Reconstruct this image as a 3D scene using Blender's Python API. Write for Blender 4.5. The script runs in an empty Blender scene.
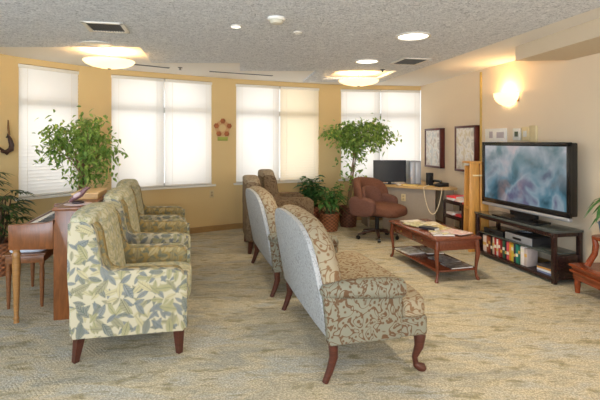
import bpy, bmesh, math, random
from mathutils import Vector, Matrix, Euler
C = bpy.context.scene.collection
PI = math.pi
rnd = random.Random(7)
def R(d): return math.radians(d)

# ------------------------------------------------------------------ mesh helpers
class MB:
    def __init__(s, inside=None): s.bm = bmesh.new(); s.inside = inside
    def _merge(s, t, M=None):
        if M is not None: bmesh.ops.transform(t, matrix=M, verts=t.verts)
        me = bpy.data.meshes.new('tmp'); t.to_mesh(me); t.free()
        s.bm.from_mesh(me); bpy.data.meshes.remove(me); return s
    def box(s, c, sz, rot=(0,0,0), bev=0, seg=2, taper=1.0):
        t = bmesh.new(); bmesh.ops.create_cube(t, size=1)
        for v in t.verts:
            k = taper if v.co.z < 0 else 1.0
            v.co = Vector((v.co.x*sz[0]*k, v.co.y*sz[1]*k, v.co.z*sz[2]))
        if bev: bmesh.ops.bevel(t, geom=t.edges[:], offset=bev, segments=seg, affect='EDGES', profile=.5)
        return s._merge(t, Matrix.Translation(c) @ Euler(rot).to_matrix().to_4x4())
    def bx(s, x0, x1, y0, y1, z0, z1, bev=0, seg=2):
        return s.box(((x0+x1)/2, (y0+y1)/2, (z0+z1)/2), (abs(x1-x0), abs(y1-y0), abs(z1-z0)), bev=bev, seg=seg)
    def pillow(s, c, sz, p=5, n=10, rot=(0,0,0), fn=None):
        t = bmesh.new(); bmesh.ops.create_cube(t, size=2)
        bmesh.ops.subdivide_edges(t, edges=t.edges[:], cuts=n, use_grid_fill=True)
        for v in t.verts:
            a = v.co; k = (abs(a.x)**p+abs(a.y)**p+abs(a.z)**p)**(1/p)
            a = a/k; v.co = Vector((a.x*sz[0]/2, a.y*sz[1]/2, a.z*sz[2]/2))
            if fn: v.co = Vector(fn(v.co))
        return s._merge(t, Matrix.Translation(c) @ Euler(rot).to_matrix().to_4x4())
    def prism(s, pts, a0, a1, axis='y', bev=0, seg=2):
        t = bmesh.new()
        def P(u, w, a):
            return {'y': (u, a, w), 'x': (a, u, w), 'z': (u, w, a)}[axis]
        A = [t.verts.new(P(u, w, a0)) for u, w in pts]; B = [t.verts.new(P(u, w, a1)) for u, w in pts]
        t.faces.new(A); t.faces.new(B[::-1]); n = len(pts)
        for i in range(n): t.faces.new((A[i], B[i], B[(i+1) % n], A[(i+1) % n]))
        bmesh.ops.recalc_face_normals(t, faces=t.faces[:])
        if bev: bmesh.ops.bevel(t, geom=t.edges[:], offset=bev, segments=seg, affect='EDGES', profile=.5)
        return s._merge(t)
    def tube(s, pts, rad, n=10, flat=(1, 1)):
        pts = [Vector(p) for p in pts]
        if not isinstance(rad, (list, tuple)): rad = [rad]*len(pts)
        t = bmesh.new(); rings = []
        T = [(pts[min(i+1, len(pts)-1)]-pts[max(i-1, 0)]).normalized() for i in range(len(pts))]
        up = Vector((0, 0, 1)) if abs(T[0].z) < .9 else Vector((1, 0, 0))
        u = (up-T[0]*up.dot(T[0])).normalized()
        for i, p in enumerate(pts):
            u = (u-T[i]*u.dot(T[i])).normalized(); w = T[i].cross(u)
            rings.append([t.verts.new(p+(u*math.cos(2*PI*k/n)*flat[0]+w*math.sin(2*PI*k/n)*flat[1])*rad[i]) for k in range(n)])
        for a, b in zip(rings, rings[1:]):
            for k in range(n): t.faces.new((a[k], a[(k+1) % n], b[(k+1) % n], b[k]))
        t.faces.new(rings[0][::-1]); t.faces.new(rings[-1])
        return s._merge(t)
    def cyl(s, a, b, r, n=16): return s.tube([a, b], r, n)
    def lathe(s, prof, c=(0, 0, 0), n=24, cap=True):
        t = bmesh.new(); rings = []
        for r, z in prof: rings.append([t.verts.new((c[0]+r*math.cos(2*PI*k/n), c[1]+r*math.sin(2*PI*k/n), c[2]+z)) for k in range(n)])
        for a, b in zip(rings, rings[1:]):
            for k in range(n): t.faces.new((a[k], a[(k+1) % n], b[(k+1) % n], b[k]))
        if cap: t.faces.new(rings[0][::-1]); t.faces.new(rings[-1])
        return s._merge(t)
    def quad(s, pts):
        s.bm.faces.new([s.bm.verts.new(p) for p in pts]); return s
    def leaf(s, p, d, L, W, droop=.25, roll=0):
        d = Vector(d).normalized()
        if s.inside and not s.inside(Vector(p)+d*L): return s
        up = Vector((0, 0, 1))
        side = d.cross(up)
        side = side.normalized() if side.length > .05 else Vector((1, 0, 0))
        nrm = side.cross(d)
        side = (side*math.cos(roll)+nrm*math.sin(roll)); nrm = side.cross(d)
        p = Vector(p); V = s.bm.verts.new
        def at(t, w): return p+d*L*t+side*w*W/2+nrm*(abs(w)*W*.12)-up*droop*L*t*t
        b = V(at(0, 0)); m1 = V(at(.35, 0)); m2 = V(at(.7, 0)); tip = V(at(1, 0))
        l1 = V(at(.35, 1)); l2 = V(at(.7, .75)); r1 = V(at(.35, -1)); r2 = V(at(.7, -.75))
        for f in ((b, m1, l1), (b, r1, m1), (m1, m2, l2, l1), (m1, r1, r2, m2), (m2, tip, l2), (m2, r2, tip)): s.bm.faces.new(f)
        return s
    def build(s, name, mat, parent=None, smooth=35, loc=None, rz=0, fix=True):
        bm = s.bm
        if fix: bmesh.ops.recalc_face_normals(bm, faces=bm.faces[:])
        uvl = bm.loops.layers.uv.new('UVMap')
        for f in bm.faces:
            n = f.normal; a = max(range(3), key=lambda i: abs(n[i]))
            for l in f.loops:
                c = l.vert.co
                l[uvl].uv = ((c.y, c.z), (c.x, c.z), (c.x, c.y))[a]
        me = bpy.data.meshes.new(name); bm.to_mesh(me); bm.free()
        me.materials.append(mat)
        if smooth:
            me.polygons.foreach_set('use_smooth', [True]*len(me.polygons)); me.set_sharp_from_angle(angle=R(smooth))
        o = bpy.data.objects.new(name, me); C.objects.link(o)
        if parent: o.parent = parent
        if loc is not None: o.location = loc
        o.rotation_euler.z = rz
        return o

def tag(o, label=None, cat=None, group=None, kind=None):
    if label: o['label'] = label
    if cat: o['category'] = cat
    if group: o['group'] = group
    if kind: o['kind'] = kind
    return o
def thing(name, label, cat, loc=(0, 0, 0), rz=0, group=None):
    o = bpy.data.objects.new(name, None); C.objects.link(o); o.empty_display_size = .1
    o.location = loc; o.rotation_euler = (0, 0, rz); return tag(o, label, cat, group)
def struct(name, mb, m, **k): return tag(mb.build(name, m, **k), kind='structure')
def kids(o): return [c for c in list(C.objects) if c.parent == o]
def dup(o, loc, rz, label, group=None):
    r = o.copy(); C.objects.link(r); r.location = loc; r.rotation_euler = (0, 0, rz); r['label'] = label
    if group: r['group'] = group
    for ch in kids(o):
        c = ch.copy(); C.objects.link(c); c.parent = r
        for g in kids(ch):
            d = g.copy(); C.objects.link(d); d.parent = c
    return r
def W(o, lx, ly, z=0):
    c, s_ = math.cos(o[2]), math.sin(o[2])
    return (o[0]+lx*c-ly*s_, o[1]+lx*s_+ly*c, z)

# ------------------------------------------------------------------ materials
def lin(c):
    return tuple(((v/255)/12.92 if v/255 <= .04045 else ((v/255+.055)/1.055)**2.4) for v in c)+(1,)
class NT:
    def __init__(s, name):
        s.m = bpy.data.materials.new(name); s.m.use_nodes = True; s.t = s.m.node_tree; s.b = s.t.nodes['Principled BSDF']; s.o = s.t.nodes['Material Output']
    def n(s, typ, inp=None, **kw):
        nd = s.t.nodes.new(typ)
        for k, v in kw.items(): setattr(nd, k, v)
        for k, v in (inp or {}).items():
            if isinstance(v, bpy.types.NodeSocket): s.t.links.new(v, nd.inputs[k])
            else: nd.inputs[k].default_value = v
        return nd
    def math(s, op, a, b=0.0, c=None, clamp=False):
        i = {0: a, 1: b}
        if c is not None: i[2] = c
        return s.n('ShaderNodeMath', i, operation=op, use_clamp=clamp).outputs[0]
    def mix(s, f, a, b):
        nd = s.n('ShaderNodeMix', data_type='RGBA')
        for k, v in ((0, f), (6, a), (7, b)):
            if isinstance(v, bpy.types.NodeSocket): s.t.links.new(v, nd.inputs[k])
            else: nd.inputs[k].default_value = v
        return nd.outputs[2]
    def ramp(s, f, stops, mode='LINEAR'):
        nd = s.n('ShaderNodeValToRGB', {0: f}); r = nd.color_ramp; r.interpolation = mode
        while len(r.elements) < len(stops): r.elements.new(.5)
        for e, (p, c) in zip(r.elements, stops): e.position = p; e.color = c
        return nd.outputs[0]
    def coord(s, kind='Object', scale=(1, 1, 1), rot=(0, 0, 0), loc=(0, 0, 0)):
        tc = s.n('ShaderNodeTexCoord'); return s.n('ShaderNodeMapping', {0: tc.outputs[kind], 1: loc, 2: rot, 3: scale}).outputs[0]
    def noise(s, v, scale, detail=2, dist=0, out=0, rough=.5):
        return s.n('ShaderNodeTexNoise', {'Vector': v, 'Scale': scale, 'Detail': detail, 'Distortion': dist, 'Roughness': rough}).outputs[out]
    def bump(s, h, st, dist=.01):
        s.t.links.new(s.n('ShaderNodeBump', {'Height': h, 'Strength': st, 'Distance': dist}).outputs[0], s.b.inputs['Normal'])
    def out(s, col, rough=.6, metal=0, spec=.5, **kw):
        for k, v in (('Base Color', col), ('Roughness', rough), ('Metallic', metal), ('Specular IOR Level', spec)):
            if isinstance(v, bpy.types.NodeSocket): s.t.links.new(v, s.b.inputs[k])
            else: s.b.inputs[k].default_value = v
        return s.m
_cache = {}
def plain(name, rgb, rough=.6, metal=0, spec=.5, var=.08, sc=30):
    if name in _cache: return _cache[name]
    t = NT(name); c = lin(rgb)
    nz = t.noise(t.coord(), sc, 3)
    lo = tuple(x*(1-var) for x in c[:3])+(1,); hi = tuple(min(1, x*(1+var)) for x in c[:3])+(1,)
    _cache[name] = t.out(t.mix(nz, lo, hi), rough, metal, spec); return _cache[name]
def wood(name, rgb, dark=.6, rough=.35, scale=(3, 3, 30), sc=1.0):
    if name in _cache: return _cache[name]
    t = NT(name); c = lin(rgb)
    v = t.coord(scale=scale); nz = t.noise(v, 3*sc, 5, 1.2)
    d = tuple(x*dark for x in c[:3])+(1,)
    col = t.ramp(nz, [(.3, d), (.65, c)])
    t.bump(nz, .05); _cache[name] = t.out(col, rough); return _cache[name]
def emis(name, rgb, st):
    t = NT(name); t.b.inputs['Emission Color'].default_value = lin(rgb); t.b.inputs['Emission Strength'].default_value = st
    return t.out(lin(rgb), .4)
def leaf_fabric(name, ground, cols, dens=11.0, vein=True):
    t = NT(name); uv = t.coord('UV'); fine = t.noise(uv, 300, 1)
    col = t.mix(fine, tuple(x*.88 for x in lin(ground)[:3])+(1,), lin(ground))
    for i, (sc, off, wd, ln) in enumerate(((dens*1.4, 5.6, .16, .46), (dens*1.45, 3.1, .17, .45), (dens*1.1, 15.2, .18, .47), (dens*1.2, 9.4, .17, .45), (dens*1.0, 7.7, .18, .47), (dens*.86, 0.35, .20, .49))):
        v = t.n('ShaderNodeMapping', {0: uv, 1: (off, off*1.7, 0), 3: (sc, sc, sc)}).outputs[0]
        vo = t.n('ShaderNodeTexVoronoi', {'Vector': v, 'Scale': 1.0, 'Randomness': .35}, voronoi_dimensions='2D')
        dv = t.n('ShaderNodeVectorMath', {0: v, 1: vo.outputs['Position']}, operation='SUBTRACT').outputs[0]
        cc = t.n('ShaderNodeSeparateColor', {0: vo.outputs['Color']})
        an = t.math('MULTIPLY', cc.outputs[0], 6.283)
        rv = t.n('ShaderNodeVectorRotate', {'Vector': dv, 'Angle': an}, rotation_type='Z_AXIS').outputs[0]
        sp = t.n('ShaderNodeSeparateXYZ', {0: rv}); ax = t.math('ABSOLUTE', sp.outputs[0]); y = sp.outputs[1]
        yy = t.math('DIVIDE', y, ln); w = t.math('MULTIPLY', t.math('SUBTRACT', 1.0, t.math('MULTIPLY', yy, yy)), wd)
        m = t.math('MULTIPLY', t.math('SUBTRACT', w, ax), 30, clamp=True)
        pres = t.math('GREATER_THAN', cc.outputs[2], .12); m = t.math('MULTIPLY', m, pres)
        m = t.math('MULTIPLY', m, .9)
        ol = t.math('MULTIPLY', t.math('SUBTRACT', .02, t.math('ABSOLUTE', t.math('SUBTRACT', w, ax))), 28, clamp=True); ol = t.math('MULTIPLY', t.math('MULTIPLY', ol, pres), .45)
        lc = t.ramp(cc.outputs[1], [(j/len(cols), lin(c)) for j, c in enumerate(cols)], 'CONSTANT')
        st = t.math('SINE', t.math('MULTIPLY', t.math('ADD', y, ax), 60)); st = t.math('MULTIPLY', t.math('ADD', st, 1), .16)
        lc = t.mix(st, lc, lin((225, 220, 190)))
        vn = t.math('MULTIPLY', t.math('LESS_THAN', ax, .018), .5); lc = t.mix(vn, lc, lin((70, 80, 70)))
        col = t.mix(ol, t.mix(m, col, lc), lin((96, 96, 78)))
    t.bump(fine, .15, .003)
    return t.out(col, .9, spec=.15)
def scroll_fabric(name, ground, line, scale=9, wdt=.16, soft=12):
    t = NT(name); uv = t.coord('UV')
    fine = t.noise(uv, 260, 1)
    w = t.n('ShaderNodeTexNoise', {'Vector': uv, 'Scale': scale, 'Detail': 0.6, 'Distortion': 1.4}).outputs[0]
    f = t.math('FRACT', t.math('MULTIPLY', w, 5.0)); d = t.math('ABSOLUTE', t.math('SUBTRACT', f, .5))
    m = t.math('MULTIPLY', t.math('SUBTRACT', wdt, d), soft, clamp=True)
    vo = t.n('ShaderNodeTexVoronoi', {'Vector': uv, 'Scale': scale*2.1}, feature='F1', voronoi_dimensions='2D').outputs['Distance']
    dot = t.math('MULTIPLY', t.math('SUBTRACT', .22, vo), 9, clamp=True)
    m = t.math('MAXIMUM', m, dot)
    g = t.mix(fine, tuple(x*.85 for x in lin(ground)[:3])+(1,), lin(ground))
    t.bump(fine, .2, .003)
    return t.out(t.mix(m, g, lin(line)), .85, spec=.2)

def wall_mat(name, rgb):
    t = NT(name); v = t.coord(); nz = t.noise(v, 1.3, 2); c = lin(rgb)
    t.bump(t.noise(v, 120, 2), .06, .004)
    return t.out(t.mix(nz, tuple(x*.96 for x in c[:3])+(1,), c), .75, spec=.25)
M_gold = wall_mat('golden_paint', (218, 188, 134))
M_beige = wall_mat('beige_paint', (230, 210, 182))
M_white = wall_mat('ceiling_white', (246, 241, 234))
M_soffit = wall_mat('soffit_paint', (214, 196, 170))
def tex_ceiling():
    t = NT('textured_ceiling'); v = t.coord()
    a = t.noise(v, 26, 4, 1.5, rough=.75); b = t.noise(v, 70, 3, .5)
    h = t.math('ADD', a, t.math('MULTIPLY', b, .5))
    col = t.ramp(h, [(.5, lin((158, 161, 168))), (.72, lin((222, 224, 229))), (.95, lin((250, 251, 254)))])
    t.bump(h, .9, .02); return t.out(col, .95, spec=.1)
M_tex = tex_ceiling()
def carpet():
    t = NT('sculpted_carpet'); v = t.coord()
    wav = t.coord(scale=(1.0, 2.6, 1), rot=(0, 0, R(-14)))
    big = t.noise(wav, 1.7, 3, .6); mid = t.noise(wav, 5.0, 3, .4, rough=.6); sm_ = t.noise(wav, 13, 3, .6, rough=.6)
    base = t.ramp(big, [(.36, lin((184, 178, 162))), (.5, lin((218, 202, 170))), (.64, lin((202, 198, 186)))])
    pm = t.math('MULTIPLY', t.math('SUBTRACT', mid, .54), 9, clamp=True)
    base = t.mix(t.math('MULTIPLY', pm, .7), base, lin((138, 128, 84)))
    pl = t.math('MULTIPLY', t.math('SUBTRACT', .45, mid), 9, clamp=True)
    base = t.mix(t.math('MULTIPLY', pl, .45), base, lin((160, 162, 152)))
    base = t.mix(t.math('MULTIPLY', t.math('MULTIPLY', t.math('SUBTRACT', sm_, .5), 6, clamp=True), .5), base, lin((236, 222, 190)))
    br = t.n('ShaderNodeTexVoronoi', {'Vector': t.coord(scale=(1, 2.4, 1), rot=(0, 0, R(-14))), 'Scale': 5.5, 'Randomness': .4}, voronoi_dimensions='2D')
    cs = t.n('ShaderNodeSeparateColor', {0: br.outputs['Color']})
    vd = t.n('ShaderNodeVectorMath', {0: t.coord(rot=(0, 0, R(-14))), 1: t.n('ShaderNodeVectorMath', {0: t.n('ShaderNodeTexNoise', {'Vector': v, 'Scale': 30.0, 'Detail': 2.0}).outputs[1], 1: (.02, .02, 0)}, operation='MULTIPLY').outputs[0]}, operation='ADD').outputs[0]
    sep = t.n('ShaderNodeSeparateXYZ', {0: vd})
    s1 = t.math('SINE', t.math('MULTIPLY', t.math('ADD', sep.outputs[0], t.math('MULTIPLY', sep.outputs[1], .6)), 270))
    s2 = t.math('SINE', t.math('MULTIPLY', t.math('SUBTRACT', sep.outputs[1], t.math('MULTIPLY', sep.outputs[0], .2)), 330))
    pick = t.math('GREATER_THAN', cs.outputs[0], .72)
    sm = t.math('ADD', t.math('MULTIPLY', s1, pick), t.math('MULTIPLY', t.math('MULTIPLY', s2, .45), t.math('SUBTRACT', 1.0, pick)))
    k = t.math('MULTIPLY', t.math('ADD', sm, 1), t.math('MULTIPLY', cs.outputs[1], .075))
    col = t.mix(k, base, lin((128, 124, 110)))
    fz = t.noise(v, 85, 3, .4, rough=.75)
    col = t.mix(t.ramp(fz, [(.4, (0, 0, 0, 1)), (.58, (.62, .62, .62, 1))]), col, lin((122, 114, 96)))
    t.bump(t.math('ADD', fz, t.math('MULTIPLY', sm, .12)), .6, .008)
    return t.out(col, .97, spec=.05)
M_carpet = carpet()
def blind(name, rgb):
    t = NT(name); df = t.n('ShaderNodeBsdfDiffuse', {'Color': lin(rgb)}); tr = t.n('ShaderNodeBsdfTranslucent', {'Color': lin(rgb)})
    mx = t.n('ShaderNodeMixShader', {0: .45, 1: df.outputs[0], 2: tr.outputs[0]}); t.t.links.new(mx.outputs[0], t.o.inputs[0]); return t.m
M_blind = blind('blind_slat_white', (240, 238, 234)); M_blind2 = blind('blind_slat_cream', (236, 226, 205))
def pane():
    t = NT('window_glass'); tr = t.n('ShaderNodeBsdfTransparent'); gl = t.n('ShaderNodeBsdfGlossy', {'Roughness': .02})
    mx = t.n('ShaderNodeMixShader', {0: .06, 1: tr.outputs[0], 2: gl.outputs[0]}); t.t.links.new(mx.outputs[0], t.o.inputs[0]); return t.m
M_pane = pane()
M_trim = plain('white_trim', (226, 220, 208), .5)
M_frame = plain('window_frame_paint', (200, 200, 196), .5)
M_base = wood('baseboard_wood', (176, 138, 88), .8)
M_leg = wood('mahogany', (86, 44, 32), .55, .3)
M_cherry = wood('cherry_wood', (122, 64, 42), .6, .25, (20, 3, 20))
M_cherry2 = wood('red_cherry_wood', (146, 68, 34), .6, .25, (20, 3, 20))
M_piano = wood('piano_walnut', (132, 78, 40), .62, .3, (12, 12, 2))
M_pleg = wood('turned_maple', (166, 118, 66), .65, .35)
M_bench = wood('bench_walnut', (134, 84, 48), .65, .35, (12, 3, 12))
M_pine = wood('honey_pine', (214, 152, 74), .75, .35, (14, 14, 1.5))
M_desk = wood('desk_oak', (206, 168, 112), .85, .35, (4, 14, 4))
M_panel = plain('desk_panel_taupe', (158, 142, 124), .7)
M_esp = wood('espresso_wood', (52, 32, 28), .6, .25, (4, 14, 4))
M_black = plain('black_plastic', (22, 22, 24), .25)
M_blackm = plain('black_matt', (30, 28, 28), .6)
M_silver = plain('silver_plastic', (176, 178, 184), .3, .5)
M_glassy = plain('smoked_glass_shelf', (74, 78, 74), .08, 0, .8)
M_metal = plain('grey_metal', (130, 130, 128), .35, .8)
M_paper = plain('paper_white', (232, 228, 220), .7)
M_rattan = None
def rattan(name, rgb):
    t = NT(name); tc = t.coord('Object')
    sp = t.n('ShaderNodeSeparateXYZ', {0: tc}); an = t.math('ARCTAN2', sp.outputs[1], sp.outputs[0])
    a = t.math('SINE', t.math('MULTIPLY', an, 13)); b = t.math('SINE', t.math('MULTIPLY', sp.outputs[2], 115))
    m = t.math('MULTIPLY', a, b); k = t.math('ADD', t.math('MULTIPLY', m, .5), .5)
    c = lin(rgb); t.bump(k, .8, .01)
    return t.out(t.mix(k, tuple(x*.3 for x in c[:3])+(1,), tuple(min(1, x*1.25) for x in c[:3])+(1,)), .6)
M_wick = rattan('wicker_brown', (150, 92, 56)); M_wick2 = rattan('wicker_dark', (110, 66, 44)); M_wick3 = rattan('wicker_rust', (172, 98, 58))
M_soil = plain('potting_soil', (48, 36, 28), .95)
def leafm(name, a, b):
    t = NT(name); nz = t.noise(t.coord(), 14, 2); t.b.inputs['Subsurface Weight'].default_value = 0
    col = t.ramp(nz, [(.3, lin(a)), (.7, lin(b))]); df = t.out(col, .38, spec=.5)
    tr = t.n('ShaderNodeBsdfTranslucent', {'Color': col}); mx = t.n('ShaderNodeMixShader', {0: .4, 1: t.b.outputs[0], 2: tr.outputs[0]})
    t.t.links.new(mx.outputs[0], t.o.inputs[0]); return t.m
M_ficus = leafm('ficus_leaf', (80, 122, 48), (176, 200, 104)); M_dark = leafm('dark_leaf', (32, 72, 40), (78, 128, 70)); M_mid = leafm('mid_leaf', (52, 104, 48), (112, 160, 84))
M_palm = leafm('palm_leaf', (38, 62, 32), (84, 108, 54))
M_bark = wood('bark', (152, 122, 88), .6, .8)
M_leafF = leaf_fabric('leaf_print_cream', (194, 182, 154), [(84, 92, 102), (138, 130, 84), (74, 80, 80), (172, 156, 114), (122, 114, 84)], 8.6)
M_leafG = leaf_fabric('leaf_print_gold', (158, 134, 84), [(92, 84, 52), (128, 108, 60), (72, 72, 52), (168, 144, 92), (88, 80, 50)], 9.5)
M_leafC = leaf_fabric('leaf_print_cushion', (206, 198, 168), [(164, 160, 130), (180, 170, 128), (140, 146, 134), (190, 180, 142), (166, 160, 118)], 12)
M_scroll = scroll_fabric('scroll_print', (134, 130, 112), (100, 74, 52), 10.5, .17)
M_scroll2 = scroll_fabric('scroll_print_seat', (160, 146, 120), (122, 92, 64), 9, .16)
M_rear = scroll_fabric('pale_damask', (178, 178, 178), (146, 146, 144), 16)
M_taupe = scroll_fabric('taupe_print', (128, 108, 84), (92, 72, 54), 11)
M_taupeL = scroll_fabric('taupe_print_light', (164, 148, 124), (136, 114, 90), 11)
M_chair = scroll_fabric('rust_office_fabric', (118, 78, 60), (94, 60, 46), 24)
M_chair2 = scroll_fabric('mauve_office_fabric', (116, 80, 68), (94, 64, 54), 24)
M_lamp = emis('lit_lamp_glass', (255, 226, 170), 1.15)
M_lampw = emis('lit_downlight', (255, 250, 240), 2.2)
M_lampd = plain('white_diffuser', (246, 242, 234), .5)
M_vent = plain('vent_grey', (96, 98, 102), .6)

# ------------------------------------------------------------------ room shell
ZC, ZT = 2.475, 2.44
b = MB(); b.bx(-5.2, 4.6, -2.9, 9, -.1, 0); struct('floor', b, M_carpet)
b = MB(); b.bx(-5.2, 4.6, -2.9, 9, ZC, ZC+.12); struct('ceiling', b, M_white)
def RX(y): return 2.018-.2*(y-4.325)
b = MB()
polys = [[(-4.65, -2.5), (RX(-2.5), -2.5), (RX(4.74), 4.74), (-4.1, 4.74)],
         [(-1.685, 4.74), (RX(4.74), 4.74), (RX(5.71), 5.71), (-1.88, 5.71)],
         [(-.76, 5.71), (RX(5.71), 5.71), (RX(6.36), 6.36), (-.85, 6.36)],
         [(.25, 6.36), (.54, 6.36), (.36, 7.22), (.11, 7.22)],
         [(1.37, 6.36), (RX(6.36), 6.36), (RX(7.22), 7.22), (1.22, 7.22)],
         [(.11, 7.22), (RX(7.22), 7.22), (RX(7.6), 7.6), (.05, 7.6)]]
for p in polys: b.prism(p, ZT, ZC-.001, 'z')
struct('ceiling', b, M_tex, smooth=0)
# right wall
def WX(y): return 3.7375-.175*y
b = MB(); b.prism([(2.264, 8.42), (WX(-2.6), -2.6), (WX(-2.6)+.15, -2.6), (2.414, 8.6)], 0, ZC, 'z'); struct('wall_right', b, M_beige, smooth=0)
b = MB(); b.prism([(2.24, 8.40), (WX(4.5)-.014, 4.5), (WX(-2.5)-.014, -2.5), (WX(-2.5), -2.5), (2.264, 8.42)], 0, .09, 'z'); struct('baseboard_right', b, M_base, smooth=0)
b = MB(); b.prism([(2.34, 4.89), (WX(4.85)+.02, 4.85), (WX(-2.5)+.02, -2.5), (3.30, -2.5)], 2.32, ZC, 'z'); struct('trim_1', b, M_soffit, smooth=0)
b = MB(); b.box((WX(6.46)-.012, 6.46, 1.22), (.022, .028, 2.44), (0, 0, R(10)), .003); struct('trim_2', b, plain('brass_trim', (196, 164, 88), .4, .2))

# bow wall facets
P = {'a': (-4.55, -2.5), 'b': (-4.2, 3.0), 'c': (-3.72, 4.85), 1: (-3.44, 5.47), 2: (-2.992, 6.12), 3: (-2.702, 6.40), 4: (-1.401, 7.25), 5: (-1.075, 7.44), 6: (.359, 8.08), 7: (.729, 8.20), 8: (2.264, 8.42)}
SILL, HEAD = .755, 2.40
def facet(p, q):
    p, q = Vector((p[0], p[1])), Vector((q[0], q[1])); d = (q-p); L = d.length; d.normalize(); n = Vector((-d.y, d.x))  # outward
    return p, q, d, n, L
def wallbox(b, p, d, n, a0, a1, z0, z1, t0=0, t1=.15):
    c = [p+d*a0+n*t0, p+d*a1+n*t0, p+d*a1+n*t1, p+d*a0+n*t1]
    b.prism([(v.x, v.y) for v in c], z0, z1, 'z')
def daylight_and_fill(name, c, n, w, h, power, col):
    l = bpy.data.lights.new(name, 'AREA'); l.shape = 'RECTANGLE'; l.size = w; l.size_y = h; l.energy = power; l.color = col
    o = bpy.data.objects.new(name, l); C.objects.link(o); o.location = c
    o.rotation_euler = Vector((n[0], n[1], 0)).to_track_quat('-Z', 'Z').to_euler(); return o
def solid(name, p, q, m):
    p, q, d, n, L = facet(p, q); b = MB(); wallbox(b, p, d, n, -.02, L+.02, 0, ZC); struct(name, b, m, smooth=0)
    b = MB(); wallbox(b, p, d, n, 0, L, 0, .09, -.014, 0); struct('baseboard_back', b, M_base, smooth=0)
    return p, q, d, n, L
solid('wall_back', P['c'], P[1], M_gold); solid('wall_back', P[2], P[3], M_gold); solid('wall_back', P[4], P[5], M_gold); solid('wall_back', P[6], P[7], M_gold)
solid('wall_left', P['b'], P['c'], M_gold)
WATT = 11
blind_labels = {}
def window(idx, p, q, splits, labels, power, mats, opens, m=M_gold, sill=SILL, head=HEAD, trans=1.92, reveal=True):
    p, q, d, n, L = facet(p, q); b = MB()
    wallbox(b, p, d, n, 0, L, 0, sill); wallbox(b, p, d, n, 0, L, head, ZC)
    struct('wall_back' if idx < 5 else 'wall_left', b, m, smooth=0)
    b = MB(); wallbox(b, p, d, n, 0, L, 0, .09, -.014, 0); struct('baseboard_back' if idx < 5 else 'baseboard_left', b, M_base, smooth=0)
    # frame with pane
    b = MB()
    for a in (0, L-.045): wallbox(b, p, d, n, a, a+.045, sill, head, .085, .14)
    wallbox(b, p, d, n, 0, L, sill, sill+.05, .085, .14); wallbox(b, p, d, n, 0, L, head-.04, head, .085, .14)
    wallbox(b, p, d, n, 0, L, trans-.04, trans+.04, .08, .14)
    for s_ in splits: wallbox(b, p, d, n, s_-.07, s_+.01, sill, head, .08, .14)
    fr = struct('window_%d' % idx, b, M_frame, smooth=0)
    g = MB(); wallbox(g, p, d, n, .03, L-.03, sill+.03, head-.03, .112, .116); g.build('window_pane', M_pane, fr, 0)
    s_ = MB(); wallbox(s_, p, d, n, -.03, L+.03, sill-.03, sill, -.05, .09); s_.build('window_sill', M_trim, fr, 0)
    c = p+d*L/2+n*.42
    daylight_and_fill('daylight_and_fill', (c.x, c.y, (sill+head)/2), -n, L, head-sill, power, (1, .97, .93) if idx < 5 else (.62, .80, 1))
    edges = [0]+list(splits)+[L]
    for i, (a0, a1) in enumerate(zip(edges, edges[1:])):
        if not labels: break
        o0 = p+d*((a0+a1)/2)
        t = thing('window_blind', labels[i], 'blind', (o0.x, o0.y, sill), math.atan2(d.y, d.x), 'horizontal blinds on the bow windows')
        hw = (a1-a0)/2-.012; H = head-sill
        h = MB(); h.bx(-hw, hw, .0, .045, H-.05, H-.005, .004); h.build('headrail', M_trim, t)
        h = MB(); h.bx(-hw, hw, .008, .032, .004, .024, .003); h.build('bottom_rail', M_trim, t)
        sl = MB(); z = H-.06; op = opens[i]; pit = .044
        while z > .03:
            ang = R(72 if not op else 58); hh = .026
            dz, dy = hh*math.sin(ang), hh*math.cos(ang)
            sl.quad([(-hw, .02-dy, z+dz), (hw, .02-dy, z+dz), (hw, .02+dy, z-dz), (-hw, .02+dy, z-dz)]); z -= pit
        sl.build('slats', mats[i], t, 0, fix=False)
        cd = MB()
        for k in (-.72, .72): cd.cyl((hw*k, -.002, .02), (hw*k, -.002, H-.04), .0022, 6)
        cd.build('cord', M_trim, t)
L2 = 1.554; L3 = 1.570; L4 = 1.551
window(1, P[1], P[2], [], ['white closed blind on the narrow window at far left, behind the leafy ficus'], WATT*.55, [M_blind], [0])
window(2, P[3], P[4], [L2*.5], ['white closed blind, left half of the window between the ficus and the flower ornament', 'white closed blind, right half of the window just left of the flower ornament'], WATT*1.1, [M_blind]*2, [0, 0])
window(3, P[5], P[6], [L3*.51], ['white closed blind just right of the flower ornament on the golden pier', 'cream blind with slats tilted open above the leafy potted plants'], WATT*1.1, [M_blind, M_blind2], [0, 1])
window(4, P[7], P[8], [L4*.5], ['white closed blind behind the tree with the bare trunk', 'white closed blind in the corner above the computer monitor'], WATT*1.0, [M_blind]*2, [0, 0])
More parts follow.
